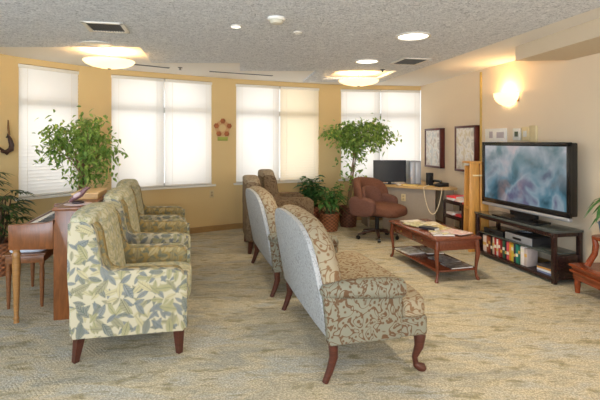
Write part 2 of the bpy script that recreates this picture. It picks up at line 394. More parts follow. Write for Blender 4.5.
# room behind the camera: unseen side and rear windows, added for cool fill light
window(5, P['a'], P['b'], [1.8, 3.6], None, 210, [], [], m=M_gold)
b = MB()
b.bx(-4.7, 4.4, -2.65, -2.5, 0, .7); b.bx(-4.7, 4.4, -2.65, -2.5, 2.3, ZC)
for x0, x1 in ((-4.7, -3.6), (-.2, .3), (3.8, 4.4)): b.bx(x0, x1, -2.65, -2.5, .7, 2.3)
struct('wall_rear', b, M_beige, smooth=0)
b = MB()
for x0, x1 in ((-3.6, -.2), (.3, 3.8)):
    b.bx(x0, x1, -2.6, -2.55, .7, .76); b.bx(x0, x1, -2.6, -2.55, 2.24, 2.3)
    for k in range(3): xx = x0+(x1-x0)*k/2; b.bx(xx-.03, xx+.03, -2.6, -2.55, .7, 2.3)
struct('window_6', b, M_frame, smooth=0)  # unseen frames, put in to give the rear fill light an opening
daylight_and_fill('daylight_and_fill', (-1.9, -2.8, 1.5), (0, 1), 3.4, 1.6, 190, (.70, .85, 1))  # added fill: area lights outside the unseen rear windows
daylight_and_fill('daylight_and_fill', (2.05, -2.8, 1.5), (0, 1), 3.5, 1.6, 120, (.92, .95, 1))

# ------------------------------------------------------------------ ceiling fittings
def point(loc, power, col=(1, .78, .48), r=.06):
    l = bpy.data.lights.new('bulb', 'POINT'); l.energy = power; l.color = col; l.shadow_soft_size = r
    o = bpy.data.objects.new('bulb', l); C.objects.link(o); o.location = loc; return o
def spot(loc, power, col=(1, .85, .62), size=130, r=.08):
    l = bpy.data.lights.new('downlight_beam', 'SPOT'); l.energy = power; l.color = col; l.spot_size = R(size); l.spot_blend = .6; l.shadow_soft_size = r
    o = bpy.data.objects.new('downlight_beam', l); C.objects.link(o); o.location = loc; return o
def pendant(x, y, r, label):
    t = thing('ceiling_lamp', label, 'lamp', (x, y, ZC), 0, 'shallow bowl ceiling lamps')
    b = MB(); b.lathe([(.13, 0), (.13, -.012), (.10, -.018), (.02, -.02)]); b.build('canopy', M_lampd, t)
    b = MB(); b.cyl((0, 0, -.02), (0, 0, -.19), .006, 8); b.lathe([(.002, -.215), (.02, -.205), (.022, -.195), (.004, -.18)]); b.build('rod', M_metal, t)
    b = MB(); b.lathe([(r, -.115), (r*1.01, -.12), (r*.93, -.145), (r*.72, -.172), (r*.4, -.192), (.02, -.2), (.02, -.194), (r*.4, -.186), (r*.7, -.165), (r*.9, -.14), (r*.97, -.117)], n=40, cap=False); b.build('glass_bowl', M_lamp, t)
pendant(-2.17, 5.12, .275, 'lit cream glass bowl lamp under the ceiling near the large ficus, left side')
pendant(.88, 6.75, .30, 'lit cream glass bowl lamp in the ceiling recess above the far tree')
point((-2.17, 5.12, ZC-.075), 8); point((.88, 6.75, ZC-.075), 8)
def disc(x, y, r, m, label, cat='ceiling light', z=ZT, name='recessed_light'):
    t = thing(name, label, cat, (x, y, z))
    b = MB(); b.lathe([(r, 0), (r, -.008), (r*.86, -.012), (r*.84, -.004)], n=32, cap=False); b.build('trim_ring', M_trim, t)
    b = MB(); b.lathe([(r*.85, -.003), (r*.5, -.009), (.002, -.011)], n=32); b.build('lens', m, t)
    return t
disc(-2.07, 4.60, .155, M_lampd, 'large round white ceiling light close to the left bowl lamp')
disc(1.065, 4.24, .165, M_lampw, 'large round lit ceiling light, nearest on the right')
disc(.83, 5.57, .155, M_lampw, 'large round ceiling light beside the far square vent')
disc(-.55, 3.87, .048, M_lampw, 'small lit round downlight left of the smoke detector')
disc(-.02, 4.09, .042, M_lampd, 'small dim round downlight right of and beyond the smoke detector')
spot((1.065, 4.24, ZT-.04), 55); spot((.83, 5.57, ZT-.04), 50); spot((-.55, 3.87, ZT-.04), 30); spot((2.4, 1.2, ZT-.04), 50, (1, .80, .52)); spot((0.6, 1.0, ZT-.04), 22)
t = thing('smoke_detector', 'round cream smoke detector on the textured ceiling', 'smoke detector', (-.19, 3.62, ZT))
b = MB(); b.lathe([(.07, 0), (.072, -.012), (.065, -.02)]); b.build('base', M_lampd, t)
b = MB(); b.lathe([(.055, -.018), (.056, -.03), (.045, -.046), (.02, -.05), (.002, -.051)]); b.build('sensor_cap', plain('detector_cream', (208, 202, 184), .5), t)
def vent(x, y, w, d, rz, label):
    t = thing('ceiling_vent', label, 'vent', (x, y, ZT), rz, 'square ceiling vents')
    b = MB(); f = .035
    for x0, x1, y0, y1 in ((-w/2, w/2, -d/2, -d/2+f), (-w/2, w/2, d/2-f, d/2), (-w/2, -w/2+f, -d/2, d/2), (w/2-f, w/2, -d/2, d/2)): b.bx(x0, x1, y0, y1, -.012, 0, .003)
    b.build('frame', M_trim, t)
    b = MB(); b.bx(-w/2+f, w/2-f, -d/2+f, d/2-f, -.004, 0)
    k = -w/2+f+.012
    while k < w/2-f: b.box((k, 0, -.007), (.016, d-2*f, .002), (0, R(35), 0)); k += .022
    b.build('grille', M_vent, t, 0)
vent(-1.68, 3.9, .34, .34, R(12), 'square grey ceiling vent above the left armchairs')
vent(1.36, 5.57, .36, .42, R(12), 'square grey ceiling vent near the right wall, far end')
def slot(x, y, L, rz, label):
    b = MB(); b.bx(-L/2, L/2, -.022, .022, -.008, 0, .002); o = b.build('slot_vent', M_vent, loc=(x, y, ZC), rz=rz); tag(o, label, 'vent')
slot(-2.06, 6.12, .58, R(38), 'thin grey slot vent in the white ceiling beside the left bowl lamp')
slot(-.88, 6.83, 1.0, R(26), 'thin grey slot vent in the white ceiling above the flower ornament')
for x, y, lab in ((-1.67, 6.27, 'small dark sprinkler head in the white ceiling between the slot vents'), (1.14, 6.22, 'small dark sprinkler head beside the ceiling recess')):
    b = MB(); z = ZC if x < 0 else ZT; b.lathe([(.03, 0), (.032, -.006), (.012, -.01), (.010, -.03), (.022, -.034), (.002, -.036)]); tag(b.build('sprinkler', M_vent, loc=(x, y, z)), lab, 'sprinkler')

# sconce (half bowl on the right wall)
sy = 5.83; t = thing('wall_sconce', 'lit half-bowl glass sconce high on the beige wall', 'wall lamp', (WX(sy), sy, 2.07), R(9.9)+PI)
b = MB(); tt = bmesh.new()
n = 20; prof = [(1, 0), (.97, -.04), (.86, -.09), (.66, -.13), (.38, -.158), (.05, -.17)]
rings = [[tt.verts.new((.012+.175*r*math.sin(PI*k/n), .215*r*math.cos(PI*k/n), z)) for k in range(n+1)] for r, z in prof]
for a, c in zip(rings, rings[1:]):
    for k in range(n): tt.faces.new((a[k], a[k+1], c[k+1], c[k]))
b._merge(tt); o = b.build('glass_bowl', M_lamp, t, fix=True)
b = MB(); b.bx(0, .012, -.19, .19, -.12, .0, .003); b.bx(0, .03, -.225, -.205, -.01, .015); b.build('bracket', plain('brass_dark', (170, 130, 70), .35, .8), t)
point((WX(sy)-.085, sy, 2.075), 5.5, (1, .72, .38), .05)

# ------------------------------------------------------------------ pictures and wall fittings
def art(name, c1, c2):
    t = NT(name); v = t.coord('Object', scale=(1, 1, 1)); a = t.noise(v, 9, 3, .5); bb = t.noise(v, 28, 2)
    col = t.ramp(a, [(.35, lin(c1)), (.5, lin((232, 226, 216))), (.62, lin(c2)), (.75, lin((210, 190, 170)))])
    return t.out(t.mix(t.math('MULTIPLY', bb, .3), col, lin((225, 218, 205))), .12, spec=.9)
M_mahf = wood('dark_red_frame', (92, 34, 28), .7, .3)
def picture(y0, y1, z0, z1, dep, label, m, name='picture_frame'):
    yc = (y0+y1)/2; t = thing(name, label, 'picture', (WX(yc), yc, (z0+z1)/2), math.atan(.175)); w = (y1-y0)/2/math.cos(math.atan(.175)); h = (z1-z0)/2
    b = MB(); f = .035
    b.bx(-dep, 0, -w, -w+f, -h, h, .004); b.bx(-dep, 0, w-f, w, -h, h, .004); b.bx(-dep, 0, -w, w, -h, -h+f, .004); b.bx(-dep, 0, -w, w, h-f, h, .004)
    b.build('frame', M_mahf, t)
    b = MB(); b.bx(-dep+.012, -.005, -w+f-.002, w-f+.002, -h+f-.002, h-f+.002); b.build('print', m, t, 0)
picture(7.52, 8.1, .99, 1.667, .085, 'deep dark-red framed print nearest the corner window', art('print_sketch', (176, 160, 150), (190, 196, 200)))
picture(6.5, 7.07, .985, 1.68, .08, 'deep dark-red framed print nearest the brass wall strip', art('print_collage', (186, 178, 166), (206, 190, 150)))
yc = 6.02
t = thing('paper_notice', 'wide white paper notice on the wall above the television', 'notice', (WX(6.12), 6.12, 1.52), math.atan(.175))
b = MB(); b.bx(-.012, 0, -.24, .24, -.1, .1, .002); b.build('sheet', M_paper, t)
b = MB(); b.bx(-.014, -.0125, -.19, -.03, -.03, .05); b.build('printed_picture', plain('notice_print', (188, 176, 178), .7), t)
b = MB(); b.bx(-.014, -.0125, .06, .14, -.03, .06); b.build('printed_picture', plain('notice_print', (188, 176, 178), .7), t)
for y, w, h, lab, face in ((5.66, .075, .075, 'white thermostat with dark display, left of the wall controls', 1), (5.50, .07, .085, 'cream wall control with a pale window, in the middle of the three', 2), (5.37, .06, .1, 'narrow cream wall control, rightmost above the television', 0)):
    t = thing('thermostat', lab, 'thermostat', (WX(y), y, 1.535), math.atan(.175))
    b = MB(); b.bx(-.03, 0, -w, w, -h, h, .006); b.build('housing', M_trim if face == 1 else plain('control_cream', (216, 196, 150), .5), t)
    if face: b = MB(); b.bx(-.033, -.029, -w*.45, w*.45, -h*.4, h*.45, .001); b.build('display', plain('lcd_dark', (62, 72, 60), .2) if face == 1 else M_trim, t)
p, q, d, n, L = facet(P[4], P[5]); c = p+d*L*.42; rzp = math.atan2(d.y, d.x)
t = thing('flower_ornament', 'round ornament of five rust flowers with a green base on the golden pier', 'wall ornament', (c.x-n.x*.002, c.y-n.y*.002, 1.66), rzp)
b = MB(); b.lathe([(.125, 0), (.125, .008), (.06, .008), (.06, 0)], n=28, cap=False)
o = b.build('ring', plain('straw', (206, 160, 108), .8), t); o.rotation_euler = (PI/2, 0, 0)
for k in range(5):
    a = PI/2+2*PI*k/5; b = MB(); b.pillow((.115*math.cos(a), -.018, .115*math.sin(a)), (.075, .03, .075), 2.5, 5)
    for j in range(6): b.pillow((.115*math.cos(a)+.03*math.cos(j*PI/3), -.02, .115*math.sin(a)+.03*math.sin(j*PI/3)), (.03, .02, .03), 2, 3)
    b.build('flower', plain('rust_petals', (170, 100, 58), .8), t)
b = MB(); b.box((0, -.012, -.175), (.17, .02, .06), bev=.006); b.build('leaf_base', plain('olive_leaf', (156, 160, 70), .8), t)
# outlets
def outlet(x, y, z, rz, lab):
    t = thing('wall_outlet', lab, 'outlet', (x, y, z), rz); b = MB(); b.bx(-.036, .036, -.007, 0, -.058, .058, .002); b.build('cover_plate', plain('outlet_cream', (206, 182, 136), .5), t)
    b = MB()
    for k in (-.022, .022): b.bx(-.015, .015, -.009, -.006, k-.014, k+.014, .001)
    b.build('socket', plain('outlet_sockets', (170, 148, 110), .5), t)
p, q, d, n, L = facet(P[3], P[4]); c = p+d*(L*.985); outlet(c.x, c.y, .60, math.atan2(d.y, d.x), 'cream wall outlet on the golden wall under the flower ornament')
# twisted dark wall ornament, far left
p, q, d, n, L = facet(P['c'], P[1]); c = p+d*(L*.76)-n*.03
t = thing('hanging_ornament', 'dark twisted metal ornament hanging by a cord on the golden wall, far left', 'wall ornament', (c.x, c.y, 1.5), math.atan2(d.y, d.x))
b = MB(); b.tube([(.05, .02, .2), (.045, .01, .1), (.05, 0, .02)], [.006, .012, .012], 8); b.build('cord', plain('cord_brown', (130, 90, 50), .8), t)
b = MB(); b.tube([(.02, 0, -.01), (.04, 0, .03), (.06, 0, -.03), (.08, 0, -.1), (.07, 0, -.15), (.02, 0, -.18), (-.04, 0, -.17)], [.014, .02, .024, .028, .032, .026, .02], 10)
b.tube([(.03, 0, -.2), (-.04, 0, -.15), (-.08, 0, -.12)], [.022, .016, .012], 8); b.build('figure', plain('dark_iron', (62, 36, 26), .5), t)

# ------------------------------------------------------------------ armchairs (face local +x)
def armchair(name, label, loc, rz, group, outer, inner, cush, legm):
    t = thing(name, label, 'armchair', loc, rz, group); t.scale = (.955, 1, .972)
    for s_ in (-1, 1):
        y0, y1 = s_*.40, s_*.335
        side = [(-.37, .165), (.37, .165), (.385, .45), (.375, .545), (.35, .585), (.29, .605), (-.13, .615), (-.175, .65), (-.195, .76), (-.215, .88), (-.245, .935), (-.30, .955), (-.395, .945), (-.40, .6)]
        b = MB(); b.prism(side, y0, y1, 'y', .012, 2); b.build('side_panel', outer, t)
        inn = [(-.33, .2), (.355, .2), (.37, .46), (.365, .55), (.33, .60), (-.11, .612), (-.15, .66), (-.17, .77), (-.19, .89), (-.23, .94), (-.33, .95)]
        b = MB(); b.prism(inn, s_*.352, s_*.262, 'y', .026, 3); b.build('arm', inner, t)
        b = MB(); b.bx(.362, .392, s_*.395, s_*.27, .18, .56, .012); b.build('arm_front', outer, t)
    b = MB(); b.bx(-.40, -.33, -.35, .35, .165, .93, .015); b.bx(-.33, .34, -.27, .27, .17, .30); b.bx(.33, .372, -.28, .28, .17, .33, .01); b.build('frame', outer, t)
    def bend(v): return (v.x+.03*math.cos(v.y*4)-.10*(v.z/.6), v.y, v.z+.03*math.cos(v.y*4.5)-.02)
    b = MB(); b.pillow((-.245, 0, .69), (.15, .56, .62), 5, 12, fn=bend); b.build('backrest', cush, t)
    b = MB(); b.pillow((-.315, 0, .925), (.19, .79, .11), 4, 10, fn=lambda v: (v.x, v.y, v.z+.03*math.cos(v.y*3.6))); b.build('top_rail', cush, t)
    b = MB(); b.pillow((.06, 0, .395), (.70, .55, .19), 6, 12, fn=lambda v: (v.x, v.y, v.z+(.02*math.cos(v.y*5)*math.cos(v.x*4) if v.z > 0 else 0))); b.build('seat', cush, t)
    for sx, sy in ((1, 1), (1, -1), (-1, 1), (-1, -1)):
        b = MB(); b.tube([(sx*.33, sy*.355, .175), (sx*(.335 if sx > 0 else .355), sy*.36, 0)], [.04, .024], 4); b.build('leg', legm, t, 0)
    return t
arm0 = armchair('armchair', 'cream leaf-print armchair nearest the camera, showing its outer side', (-1.215, 3.37, 0), R(12), 'leaf-print armchairs in a row', M_leafF, M_leafG, M_leafC, M_leg)
dup(arm0, (-1.50, 4.52, 0), R(13), 'cream and gold leaf-print armchair in the middle of its row of three')
dup(arm0, (-1.80, 5.52, 0), R(14), 'cream and gold leaf-print armchair farthest back, nearest the windows')
arm1 = armchair('armchair', 'dark taupe patterned armchair directly behind the two settees', (-.385, 6.20, 0), R(11), 'taupe patterned armchairs', M_taupe, M_taupe, M_taupeL, M_leg)
ar4 = dup(arm1, (-.24, 7.05, 0), R(12), 'taupe patterned armchair against the window wall beside the potted plants')
ar4.scale = (.955, 1, 1.0)

# ------------------------------------------------------------------ settees
def settee(label, loc, rz):
    t = thing('settee', label, 'sofa', loc, rz, 'camelback settees in a line')
    half = [(0, .945), (.2, .94), (.34, .925), (.45, .89), (.53, .84), (.58, .76), (.605, .67), (.615, .58), (.615, .26), (.3, .24)]
    out = half+[(-y, z) for y, z in half[::-1] if y != 0][0:]
    cz = .6
    def lean(x, z): return x-.13*((z-.24)/.7)
    def ringmesh(specs):
        tt = bmesh.new(); rings = []
        for s_, x in specs:
            rings.append([tt.verts.new((lean(x, cz+(z-cz)*s_[1]), y*s_[0], cz+(z-cz)*s_[1])) for y, z in out])
        m = len(out)
        for a, c in zip(rings, rings[1:]):
            for k in range(m): tt.faces.new((a[k], a[(k+1) % m], c[(k+1) % m], c[k]))
        tt.faces.new(rings[0]); tt.faces.new(rings[-1][::-1]); return tt
    b = MB(); b._merge(ringmesh([((.9, .88), -.315), ((.985, .975), -.308), ((.99, .98), -.29), ((.97, .96), -.26)])); b.build('rear_panel', M_rear, t)
    b = MB(); b._merge(ringmesh([((.97, .96), -.28), ((1.0, 1.0), -.27), ((1.03, 1.03), -.245), ((1.045, 1.045), -.20), ((1.02, 1.02), -.165), ((.95, .95), -.14), ((.8, .8), -.125), ((.4, .4), -.12)])); b.build('backrest', M_scroll2, t)
    for s_ in (-1, 1):
        b = MB(); b.prism([(-.315, .235), (.155, .235), (.16, .49), (.12, .53), (-.35, .55)], s_*.585, s_*.655, 'y', .014, 3); b.build('side_panel', M_scroll, t)
        b = MB(); b.tube([(-.36, s_*.62, .55), (-.34, s_*.62, .555), (-.28, s_*.63, .565), (-.05, s_*.645, .562), (.09, s_*.645, .552), (.155, s_*.64, .547), (.175, s_*.64, .545)], [.02, .045, .058, .072, .074, .066, .03], 16, (.85, 1)); b.build('arm', M_scroll, t)
        for nm, pts, rad in (('leg', [(-.275, s_*.60, .25), (-.27, s_*.60, .15), (-.295, s_*.60, .07), (-.325, s_*.60, 0)], [.032, .028, .023, .02]),
                             ('leg', [(.285, s_*.58, .25), (.305, s_*.595, .215), (.30, s_*.595, .15), (.275, s_*.585, .08), (.28, s_*.59, .035), (.315, s_*.60, .014), (.325, s_*.602, 0)], [.038, .04, .03, .019, .021, .032, .026])):
            b = MB(); b.tube(pts, rad, 10); b.build(nm, M_leg, t, 60)
    b = MB(); b.bx(-.30, .20, -.59, .59, .235, .34, .01); b.bx(.14, .335, -.645, .645, .235, .36, .02, 3); b.build('base', M_scroll, t)
    b = MB(); b.pillow((.0, 0, .41), (.56, 1.16, .15), 7, 12); b.pillow((.245, 0, .405), (.21, 1.31, .16), 5, 12); b.build('seat', M_scroll2, t)
    return t
s0 = settee('patterned camelback settee nearest the camera with a pale back panel', (.32, 3.36, 0), R(14))
dup(s0, (-.10, 4.85, 0), R(14.5), 'patterned camelback settee behind the nearest one, mostly hidden')

# ------------------------------------------------------------------ coffee table
CT = (1.40, 4.60, R(13.2))
t = thing('coffee_table', 'reddish wooden coffee table with curved legs and a lower shelf', 'table', (CT[0], CT[1], 0), CT[2]); t.scale = (1, 1, 1.055)
LX, LY = .46, 1.06
b = MB(); b.bx(-.035, LX+.035, -.04, LY+.04, .405, .432, .009, 3); b.build('tabletop', M_cherry, t)
b = MB(); b.bx(.0, LX, .0, LY, .305, .405, .004); b.build('apron', M_cherry, t)
b = MB()
for y0, y1 in ((.04, LY/2-.01), (LY/2+.01, LY-.04)):
    d_ = MB(); d_.bx(-.008, .002, y0, y1, .318, .395, .003); o = d_.build('drawer', M_cherry, t)
    k = MB(); k.pillow((-.018, (y0+y1)/2, .356), (.018, .02, .02), 2, 4); k.build('knob', plain('brass_knob', (176, 140, 70), .3, .9), o)
for x in (0, LX):
    for y in (0, LY):
        sx = -1 if x == 0 else 1; sy_ = -1 if y == 0 else 1
        def q_(o_): return (x+sx*o_*.7, y+sy_*o_*.5)
        pts = [(*q_(-.005), .40), (*q_(.004), .33), (*q_(.014), .27), (*q_(-.004), .17), (*q_(-.012), .10), (*q_(-.004), .04), (*q_(.014), .012), (*q_(.018), 0)]
        b = MB(); b.tube(pts, [.026, .027, .026, .018, .015, .014, .019, .016], 8); b.build('leg', M_cherry, t, 60)
b = MB(); b.bx(-.005, LX+.005, -.005, LY+.005, .098, .116, .004); b.build('lower_shelf', M_cherry, t)
def cover(name, a, bb, c): 
    t = NT(name); v = t.coord(); n1 = t.noise(v, 14, 2, .4)
    return t.out(t.ramp(n1, [(.4, lin(a)), (.5, lin(bb)), (.62, lin(c))], 'EASE'), .3)
def magazine(F, lx, ly, z, rz, w, l, h, m, label, name='magazine', group='magazines on the coffee table'):
    x, y, _ = W(F, lx, ly); t = thing(name, label, 'magazine', (x, y, z), F[2]+rz, group)
    b = MB(); b.bx(-w/2+.002, w/2-.002, -l/2+.002, l/2-.002, 0.0002, h-.001); b.build('pages', M_paper, t)
    b = MB(); b.bx(-w/2, w/2, -l/2, l/2, h-.001, h, 0); b.bx(-w/2-.0005, -w/2+.001, -l/2, l/2, 0.0002, h, 0); b.build('cover', m, t)
zt = .4565
magazine(CT, .20, .90, zt, .1, .26, .20, .008, cover('cover_pale', (230, 226, 214), (216, 206, 190), (180, 170, 150)), 'pale magazine at the far end of the coffee table top')
magazine(CT, .33, .72, zt, -.2, .21, .27, .008, cover('cover_cream', (226, 214, 186), (200, 176, 130), (236, 230, 220)), 'cream magazine on the table edge facing the television')
magazine(CT, .13, .68, zt+.0085, .25, .20, .26, .01, cover('cover_olive', (196, 186, 130), (150, 140, 80), (220, 214, 190)), 'olive and cream magazine left of the cream one on the table')
magazine(CT, .14, .41, zt+.0105, .5, .10, .20, .022, plain('black_cover', (42, 42, 48), .35), 'black notebook in the middle of the coffee table', 'notebook')
magazine(CT, .30, .46, zt, .05, .21, .27, .01, cover('cover_yellow', (214, 190, 110), (160, 134, 70), (226, 216, 190)), 'yellow-brown magazine beside the black notebook')
magazine(CT, .17, .21, zt, -.3, .22, .28, .012, cover('cover_multi', (206, 196, 200), (150, 144, 120), (220, 206, 150)), 'pale multicoloured magazine at the near left of the table top')
magazine(CT, .33, .17, zt+.0125, .35, .21, .27, .006, cover('cover_pink', (216, 178, 178), (196, 160, 150), (232, 222, 214)), 'pinkish magazine at the near right corner of the table top')
zs = .123
magazine(CT, .12, .82, zs, .15, .24, .30, .014, cover('cover_white', (232, 232, 226), (206, 206, 196), (168, 160, 140)), 'white magazine at the far end of the lower shelf', group='magazines on the lower shelf')
magazine(CT, .34, .70, zs+.0145, -.2, .20, .27, .012, cover('cover_tan', (190, 170, 140), (150, 130, 100), (222, 216, 204)), 'tan magazine on the lower shelf behind the white one', group='magazines on the lower shelf')
magazine(CT, .30, .36, zs, .2, .22, .28, .012, cover('cover_grey', (110, 112, 116), (160, 160, 160), (70, 74, 84)), 'grey magazine in the middle of the lower shelf', group='magazines on the lower shelf')
magazine(CT, .30, .12, zs, .05, .26, .20, .01, cover('cover_dark', (66, 64, 66), (120, 110, 100), (150, 150, 150)), 'dark magazine at the near end of the lower shelf', group='magazines on the lower shelf')

# ------------------------------------------------------------------ TV stand and television
TS = (2.56, 4.53, R(13))
t = thing('tv_stand', 'dark espresso television stand with open shelves', 'television stand', (TS[0], TS[1], 0), TS[2])
SD, SL = .345, 1.32
for x in (.0, SD-.04):
    for y in (0, SL-.045):
        b = MB(); b.bx(x, x+.04, y, y+.045, 0, .52, .003); b.build('post', M_esp, t)
b = MB(); b.bx(-.005, SD, -.01, SL+.01, .515, .54, .004); b.build('top_shelf', M_glassy, t)
b = MB(); b.bx(.005, .025, .045, SL-.045, .475, .512, .002); b.build('front_rail', M_esp, t)
b = MB(); b.bx(.02, SD-.01, .045, SL-.045, .285, .30, .002); b.build('middle_shelf', M_glassy, t)
b = MB(); b.bx(.0, SD-.01, .02, SL-.02, .03, .06, .003); b.build('bottom_shelf', M_esp, t)
for y in (.01, SL-.03): b = MB(); b.bx(.04, SD-.04, y, y+.02, .06, .285, .002); b.build('side_panel', M_esp, t)
b = MB(); b.bx(.04, SD-.03, .008, .022, .475, .512, .002); b.build('end_rail', M_esp, t)
# player and boxes
def dev(name, label, cat, lx, ly, z, sx, sy, sz, body, front, extra=None):
    x, y, _ = W(TS, lx, ly); t = thing(name, label, cat, (x, y, z), TS[2])
    b = MB(); b.bx(-sx/2, sx/2, -sy/2, sy/2, 0, sz, .004); b.build('body', body, t)
    b = MB(); b.bx(-sx/2-.006, -sx/2+.001, -sy/2, sy/2, .003, sz-.003, .002); o = b.build('front_panel', front, t)
    b = MB(); b.bx(-sx/2-.008, -sx/2-.005, -sy*.12, sy*.2, sz*.3, sz*.6, .001); b.build('disc_tray', M_black, o)
    return t
dev('video_player', 'silver-fronted disc player on the middle shelf', 'media player', .185, .575, .30, .28, .43, .085, M_blackm, M_silver)
dev('cable_box', 'black cable box beside the silver disc player', 'cable box', .185, 1.03, .30, .26, .36, .06, M_black, M_blackm)
x, y, _ = W(TS, .2, .66); t = thing('remote_control', 'black remote control on top of the silver disc player', 'remote control', (x, y, .386), TS[2]+.8)
b = MB(); b.bx(-.024, .024, -.085, .085, 0, .018, .006); b.build('body', M_black, t); b = MB()
for i in range(5):
    for j in (-1, 0, 1): b.bx(j*.013-.004, j*.013+.004, -.06+i*.025, -.05+i*.025, .018, .021)
b.build('buttons', M_silver, t)
books = [((222, 200, 190), 'pale pink', .06, .19), ((150, 84, 52), 'brown', .034, .2), ((134, 58, 40), 'rust', .034, .19), ((40, 32, 30), 'black', .034, .2), ((206, 186, 160), 'cream', .03, .2), ((176, 44, 40), 'red', .034, .2), ((222, 206, 196), 'white and pink', .03, .19), ((190, 66, 52), 'scarlet', .034, .2), ((120, 34, 38), 'maroon', .034, .2), ((46, 92, 66), 'dark green', .036, .2), ((30, 40, 46), 'navy', .026, .2), ((206, 84, 92), 'rose', .04, .2), ((222, 150, 50), 'orange', .032, .2), ((206, 184, 70), 'yellow', .032, .19), ((60, 50, 70), 'purple', .03, .2), ((42, 130, 110), 'teal', .038, .2), ((38, 104, 84), 'bottle green', .032, .2), ((236, 226, 220), 'white', .05, .2), ((196, 178, 168), 'beige', .04, .19)]
yy = SL-.10
for i, (c, nm, w, h) in enumerate(books):
    w *= 1.15
    x, y, _ = W(TS, .115, yy-w/2); o_ = [None, books[i-1][1]][i > 0]
    t = thing('media_case', '%s video case standing on the bottom shelf %s' % (nm, 'at the far end' if i == 0 else 'beside the %s one' % books[i-1][1]), 'case', (x, y, .0605), TS[2], 'video cases on the bottom shelf')
    b = MB(); b.bx(-.07, .07, -w/2+.0015, w/2-.0015, 0, h+.01, .002); b.build('case', plain('case_'+nm.replace(' ', '_'), c, .35), t)
    b = MB(); k = h*(.25+.5*rnd.random()); b.bx(-.0712, -.0695, -w/2+.003, w/2-.003, k, k+.035); b.build('spine_label', plain('spine_pale' if i % 2 else 'spine_gold', (228, 220, 200) if i % 2 else (206, 164, 84), .4), t, 0)
    yy -= w
for i, (c, nm) in enumerate((((120, 132, 170), 'blue-grey'), ((226, 226, 230), 'white'), ((206, 150, 80), 'tan'), ((64, 58, 60), 'charcoal'))):
    x, y, _ = W(TS, .15, .17); t = thing('flat_magazine', '%s magazine lying flat in the low stack at the near end of the television stand' % nm, 'magazine', (x, y, .0605+i*.022), TS[2]+.06*i, 'flat magazines on the bottom shelf')
    b = MB(); b.bx(-.11, .11, -.115, .115, 0, .0215, .002); b.build('pages', plain('flat_'+nm, c, .5), t)
# television
def screen():
    t = NT('tv_picture'); v = t.coord('Object'); a = t.noise(v, 2.6, 3, .5); bb = t.noise(t.coord('Object', loc=(3, 1, 2)), 3.6, 3, .3)
    sp = t.n('ShaderNodeSeparateXYZ', {0: v})
    lo = t.ramp(a, [(.38, lin((40, 78, 92))), (.47, lin((84, 126, 144))), (.54, lin((140, 160, 172))), (.62, lin((96, 96, 124)))])
    hi = t.ramp(bb, [(.36, lin((84, 116, 122))), (.5, lin((150, 160, 166))), (.62, lin((190, 188, 192)))])
    zf = t.math('ADD', t.math('MULTIPLY', sp.outputs[2], 2.2), .35, clamp=True)
    c = t.mix(zf, lo, hi)
    # ruddy patches low in the middle
    dx = t.math('SUBTRACT', sp.outputs[1], .18); pk = t.math('MULTIPLY', t.math('SUBTRACT', .06, t.math('MULTIPLY', dx, dx)), 12, clamp=True)
    pm = t.math('MULTIPLY', t.math('MULTIPLY', t.math('SUBTRACT', bb, .5), 7, clamp=True), pk)
    c = t.mix(t.math('MULTIPLY', pm, .7), c, lin((196, 150, 140)))
    t.t.links.new(c, t.b.inputs['Emission Color']); t.b.inputs['Emission Strength'].default_value = .55
    return t.out((.01, .01, .01, 1), .15)
TV = (2.565, 5.19, R(13.6)); W2, ZB, ZTv = .70, .672, 1.437
t = thing('television', 'large black flat television showing a blue-grey picture', 'television', (TV[0], TV[1], 0), TV[2])
b = MB(); f = .045
b.bx(-.03, .0, -W2, -W2+f, ZB, ZTv, .004); b.bx(-.03, .0, W2-f, W2, ZB, ZTv, .004); b.bx(-.03, 0, -W2, W2, ZB, ZB+.055, .004); b.bx(-.03, 0, -W2, W2, ZTv-f, ZTv, .004); b.bx(-.012, .075, -W2+.005, W2-.005, ZB+.01, ZTv-.005, .012)
b.build('bezel', M_black, t)
b = MB(); b.bx(-.016, -.0125, -W2+f-.001, W2-f+.001, ZB+.054, ZTv-f+.001); o = b.build('screen', screen(), t, 0, loc=(0, 0, 0))
o.location = (0, 0, 1.05)
for v in o.data.vertices: v.co.z -= 1.05
b = MB(); b.bx(-.038, .02, -W2+.01, W2-.01, ZB-.04, ZB-.002, .012, 3); b.build('speaker_bar', M_silver, t)
b = MB(); b.bx(-.01, .05, -.20, .20, .575, ZB-.02, .006); b.prism([(-.14, -.36), (.12, -.30), (.12, .30), (-.14, .36)], .5405, .558, 'z', .004); b.bx(-.005, .045, -.12, .12, .55, .6); b.build('pedestal', M_black, t)

# ------------------------------------------------------------------ pine stand, magazine rack
PF = (2.22, 5.89, R(6))
t = thing('pine_stand', 'tall honey pine folding stand between the magazine rack and the television', 'stand', (PF[0], PF[1], 0), PF[2])
for k, y in enumerate((-.02, .13)):
    pass
b = MB(); b.prism([(-.02, 0), (.135, 0), (.118, 1.16), (.0, 1.16)], -.02, .012, 'y', .005); b.build('upright', M_pine, t)
b = MB(); b.prism([(.15, 0), (.27, 0), (.235, 1.15), (.135, 1.16)], -.02, .012, 'y', .005); b.build('upright', M_pine, t)
b = MB(); b.prism([(.0, 0), (.25, 0), (.22, 1.12), (.02, 1.12)], .16, .19, 'y', .005); b.build('rear_board', M_pine, t)
b = MB(); b.bx(-.005, .245, -.025, .2, 1.155, 1.18, .005); b.build('top_board', M_pine, t)
b = MB(); b.bx(.03, .22, -.034, -.02, .99, 1.01, .003); b.build('crossbar', plain('pale_strap', (224, 200, 150), .5), t)
b = MB(); b.bx(.01, .24, .012, .16, .05, .08); b.bx(.02, .23, .012, .16, .55, .58); b.build('shelf', M_pine, t)
MR = (2.22, 6.15, R(13))
